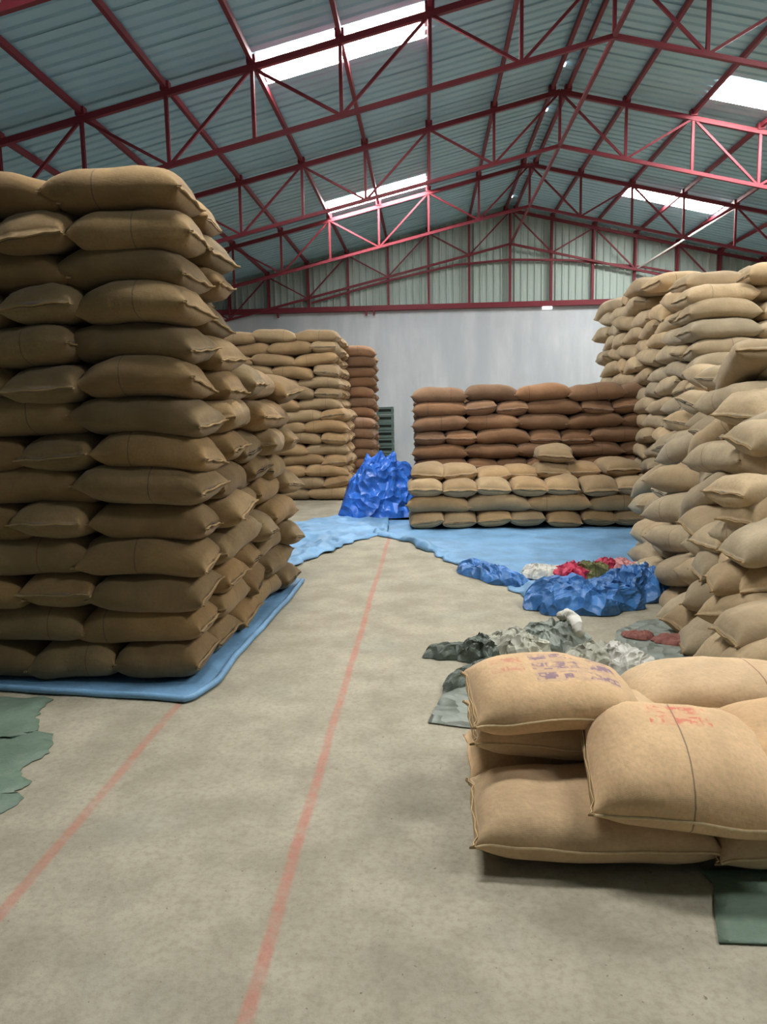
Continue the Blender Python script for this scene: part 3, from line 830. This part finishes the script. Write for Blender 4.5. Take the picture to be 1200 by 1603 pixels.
tag(crumple('blue_tarpaulin_heap', (-0.70, 11.15, 0.0), (1.3, 1.1, 1.15), 5.3, 'blue_deep', 60, 1.0, fq=0.8, rg=0.42), 'crumpled heap of bright blue plastic sheeting beside the middle stack', 'tarpaulin')
tag(crumple('blue_tarpaulin_bundle', (-2.36, 11.5, 0.0), (0.35, 0.4, 0.3), 9.1, 'blue_deep'), 'small blue plastic bundle peeking out behind the left stack', 'tarpaulin')

# crumpled folds along the near edge of the wide tarp
tag(crumple('blue_tarpaulin_fold', (1.20, 5.88, 0.0), (0.90, 0.62, 0.26), 2.2, 'blue_mid', fq=1.3, rz=0.15), 'bunched blue tarpaulin fold nearest the camera, at the tarpaulin\'s tip', 'tarpaulin')
tag(crumple('blue_tarpaulin_fold', (1.78, 6.22, 0.0), (0.62, 0.6, 0.28), 7.7, 'blue_mid', fq=1.3, rz=0.5), 'bunched blue tarpaulin fold touching the foot of the right heap', 'tarpaulin')
tag(crumple('blue_tarpaulin_fold', (0.58, 6.95, 0.0), (0.36, 1.0, 0.16), 3.4, 'blue_mid', fq=1.3, rz=0.5), 'bunched blue tarpaulin fold on the left edge of the wide tarpaulin', 'tarpaulin')
# empty bags lying on the tarp
for (loc, sz, sd, mt, rz, lb) in [
    ((1.06, 6.75, 0.05), (0.42, 0.35, 0.12), 1.1, 'white_bag', 0.2, 'crumpled white empty bag at the left of the coloured bags on the tarpaulin'),
    ((1.28, 6.62, 0.06), (0.34, 0.34, 0.16), 4.2, 'red_bag', 0.5, 'crumpled crimson empty bag beside the white one on the tarpaulin'),
    ((1.46, 6.62, 0.06), (0.24, 0.3, 0.17), 6.3, 'olive_bag', 1.0, 'small olive crumpled bag between two crimson ones'),
    ((1.60, 6.72, 0.06), (0.26, 0.3, 0.19), 8.4, 'red_bag', 0.1, 'smaller crimson bag right of the olive one'),
    ((1.80, 6.72, 0.06), (0.40, 0.4, 0.16), 3.6, 'pink_bag', 0.7, 'pale pink empty bag by the foot of the right heap'),
    ((1.86, 6.45, 0.08), (0.30, 0.25, 0.17), 5.9, 'white_bag', 0.3, 'white empty bag in front of the pale pink one')]:
    tag(crumple('empty_bag', loc, sz, sd, mt, 26, rz=rz), lb, 'bag', 'empty bags on the tarpaulin')

# loose grey sheets on the floor
tag(sheet('plastic_sheet', [(-2.08, 3.87), (-2.02, 3.57), (-1.97, 3.34), (-1.86, 3.40), (-1.75, 3.22), (-1.80, 3.10), (-1.72, 2.93), (-1.77, 2.85), (-1.69, 2.76), (-1.70, 2.66), (-1.85, 2.5)],
          [(-3.2, 3.9), (-3.2, 3.7), (-3.2, 3.5), (-3.2, 3.4), (-3.2, 3.2), (-3.2, 3.0), (-3.2, 2.9), (-3.2, 2.8), (-3.2, 2.7), (-3.2, 2.6), (-3.2, 2.5)], 70, 20, 'green_sheet', 0.012, 2.5, 31.0, 0.02, rag=0.012, front_len=0.15),
    'grey-green plastic sheet with a ragged edge, left of the floor line', 'sheet')
tag(sheet('plastic_sheet', [(0.90, 2.38), (0.92, 2.31), (0.87, 2.17), (0.83, 2.03)], [(2.2, 2.5), (2.2, 2.35), (2.2, 2.15), (2.2, 2.0)], 20, 24, 'green_sheet', 0.004, 2.5, 37.0), 'flat grey-green sheet under the foreground pile at the right edge', 'sheet')
tag(sheet('plastic_sheet', [(-0.01, 3.57), (0.22, 3.50), (0.45, 3.52)], [(0.13, 4.22), (0.38, 4.26), (0.6, 4.26)], 20, 20, 'grey_sheet', 0.01, 2.5, 41.0), 'flat grey sheet lying behind the foreground pile', 'sheet')
tag(sheet('plastic_sheet', [(1.0, 4.1), (1.3, 3.9), (1.8, 3.8), (2.1, 3.9)], [(1.30, 5.1), (1.52, 5.36), (1.8, 5.42), (2.2, 5.3)], 40, 30, 'grey_sheet', 0.02, 2.5, 43.0, 0.02), 'grey plastic sheet tucked under the foot of the right heap', 'sheet')

tag(crumple('empty_bag', (0.16, 4.66, 0.0), (0.36, 0.24, 0.08), 1.0, 'dark_sheet', 26, rz=0.25, rg=0.3), 'dark grey flattened bag at the left tip of the loose bags', 'bag', 'empty bags behind the front pile')
tag(crumple('empty_bag', (0.24, 4.22, 0.005), (0.54, 0.14, 0.08), 2.0, 'dark_sheet', 26, rz=0.95, rg=0.3), 'dark grey bunched bag lying across the flat grey sheet', 'bag', 'empty bags behind the front pile')
for (loc, sz, sd, mt, rz, lb) in [
    ((0.33, 4.60, 0.0), (0.28, 0.3, 0.15), 2.7, 'dark_sheet', 0.4, 'dark crumpled bag between the flattened bag and the pale heap'),
    ((0.56, 4.66, 0.0), (0.46, 0.42, 0.19), 8.8, 'pale_bag', 0.2, 'pale crumpled bag at the middle of the loose bags'),
    ((0.80, 4.82, 0.0), (0.45, 0.45, 0.17), 1.9, 'grey_sheet', 1.2, 'grey crumpled bag behind the white roll'),
    ((1.02, 4.50, 0.0), (0.44, 0.3, 0.14), 4.9, 'pale_bag', 0.6, 'pale crumpled bag right of the white roll'),
    ((1.17, 4.46, 0.0), (0.34, 0.3, 0.13), 6.6, 'white_bag', 0.1, 'white crumpled bag at the right of the loose bags')]:
    tag(crumple('empty_bag', loc, sz, sd, mt, 26, rz=rz), lb, 'bag', 'empty bags behind the front pile')
# white rolled bag, bent over the pile
line = [(0.90 + 0.05 * math.sin(t * 1.4), 4.98 - 0.36 * t, 0.12 + 0.09 * math.sin(math.pi * (0.15 + 0.75 * t))) for t in np.linspace(0, 1, 14)]
v, f = tube(line, 0.034, 10)
v = [q + Vector((noise.noise(q * 20) * 0.012, 0, noise.noise(q * 17) * 0.012)) for q in v]
tag(obj('rolled_bag', mesh('rolled_bag', v, f, MT['white_bag'], True)), 'bright white rolled-up bag bent over the loose bags', 'bag')
# reddish scraps at the foot of the right heap
for k, (x, y, s_) in enumerate([(1.42, 4.98, 0.2), (1.62, 4.86, 0.26)]):
    tag(crumple('cloth_scrap', (x, y, 0.015), (s_, s_ * 0.8, 0.05), 3.1 + k * 2, 'scrap', 18), ['small reddish cloth scrap on the grey sheet', 'larger reddish cloth scrap against the right heap'][k], 'scrap', 'cloth scraps by the heap')

# ------------------------------------------------------------------ slatted plastic crates by the back wall
def crate(z, label):
    w, d, h = 0.40, 0.55, 0.19
    t = tag(empty('plastic_crate', (-1.02, 18.6, z)), label, 'crate', 'crates stacked by the back wall')
    box('base', (-w / 2, w / 2, -d / 2, d / 2, 0, 0.02), MT['crate'], t)
    box('liner', (-w / 2 + 0.022, w / 2 - 0.022, -d / 2 + 0.022, d / 2 - 0.022, 0.02, h - 0.01), MT['crate_dark'], t)
    for zz in (0.02, 0.13):
        hh = 0.045
        for (b) in ((-w / 2, w / 2, -d / 2, -d / 2 + 0.02), (-w / 2, w / 2, d / 2 - 0.02, d / 2), (-w / 2, -w / 2 + 0.02, -d / 2 + 0.02, d / 2 - 0.02), (w / 2 - 0.02, w / 2, -d / 2 + 0.02, d / 2 - 0.02)):
            box('slat', (*b, zz, zz + hh), MT['crate'], t)
    for sx in (-1, 1):
        for sy in (-1, 1):
            x, y = sx * (w / 2 - 0.02), sy * (d / 2 - 0.02)
            box('corner_post', (x - 0.022, x + 0.022, y - 0.022, y + 0.022, 0.02, h - 0.004), MT['crate'], t)
    return t
for i in range(9):
    crate(i * 0.19, 'dark green slatted crate in the stack by the back wall, %s' % ('topmost' if i == 8 else ('at the floor' if i == 0 else '%s from the floor' % ords[i + 1])))
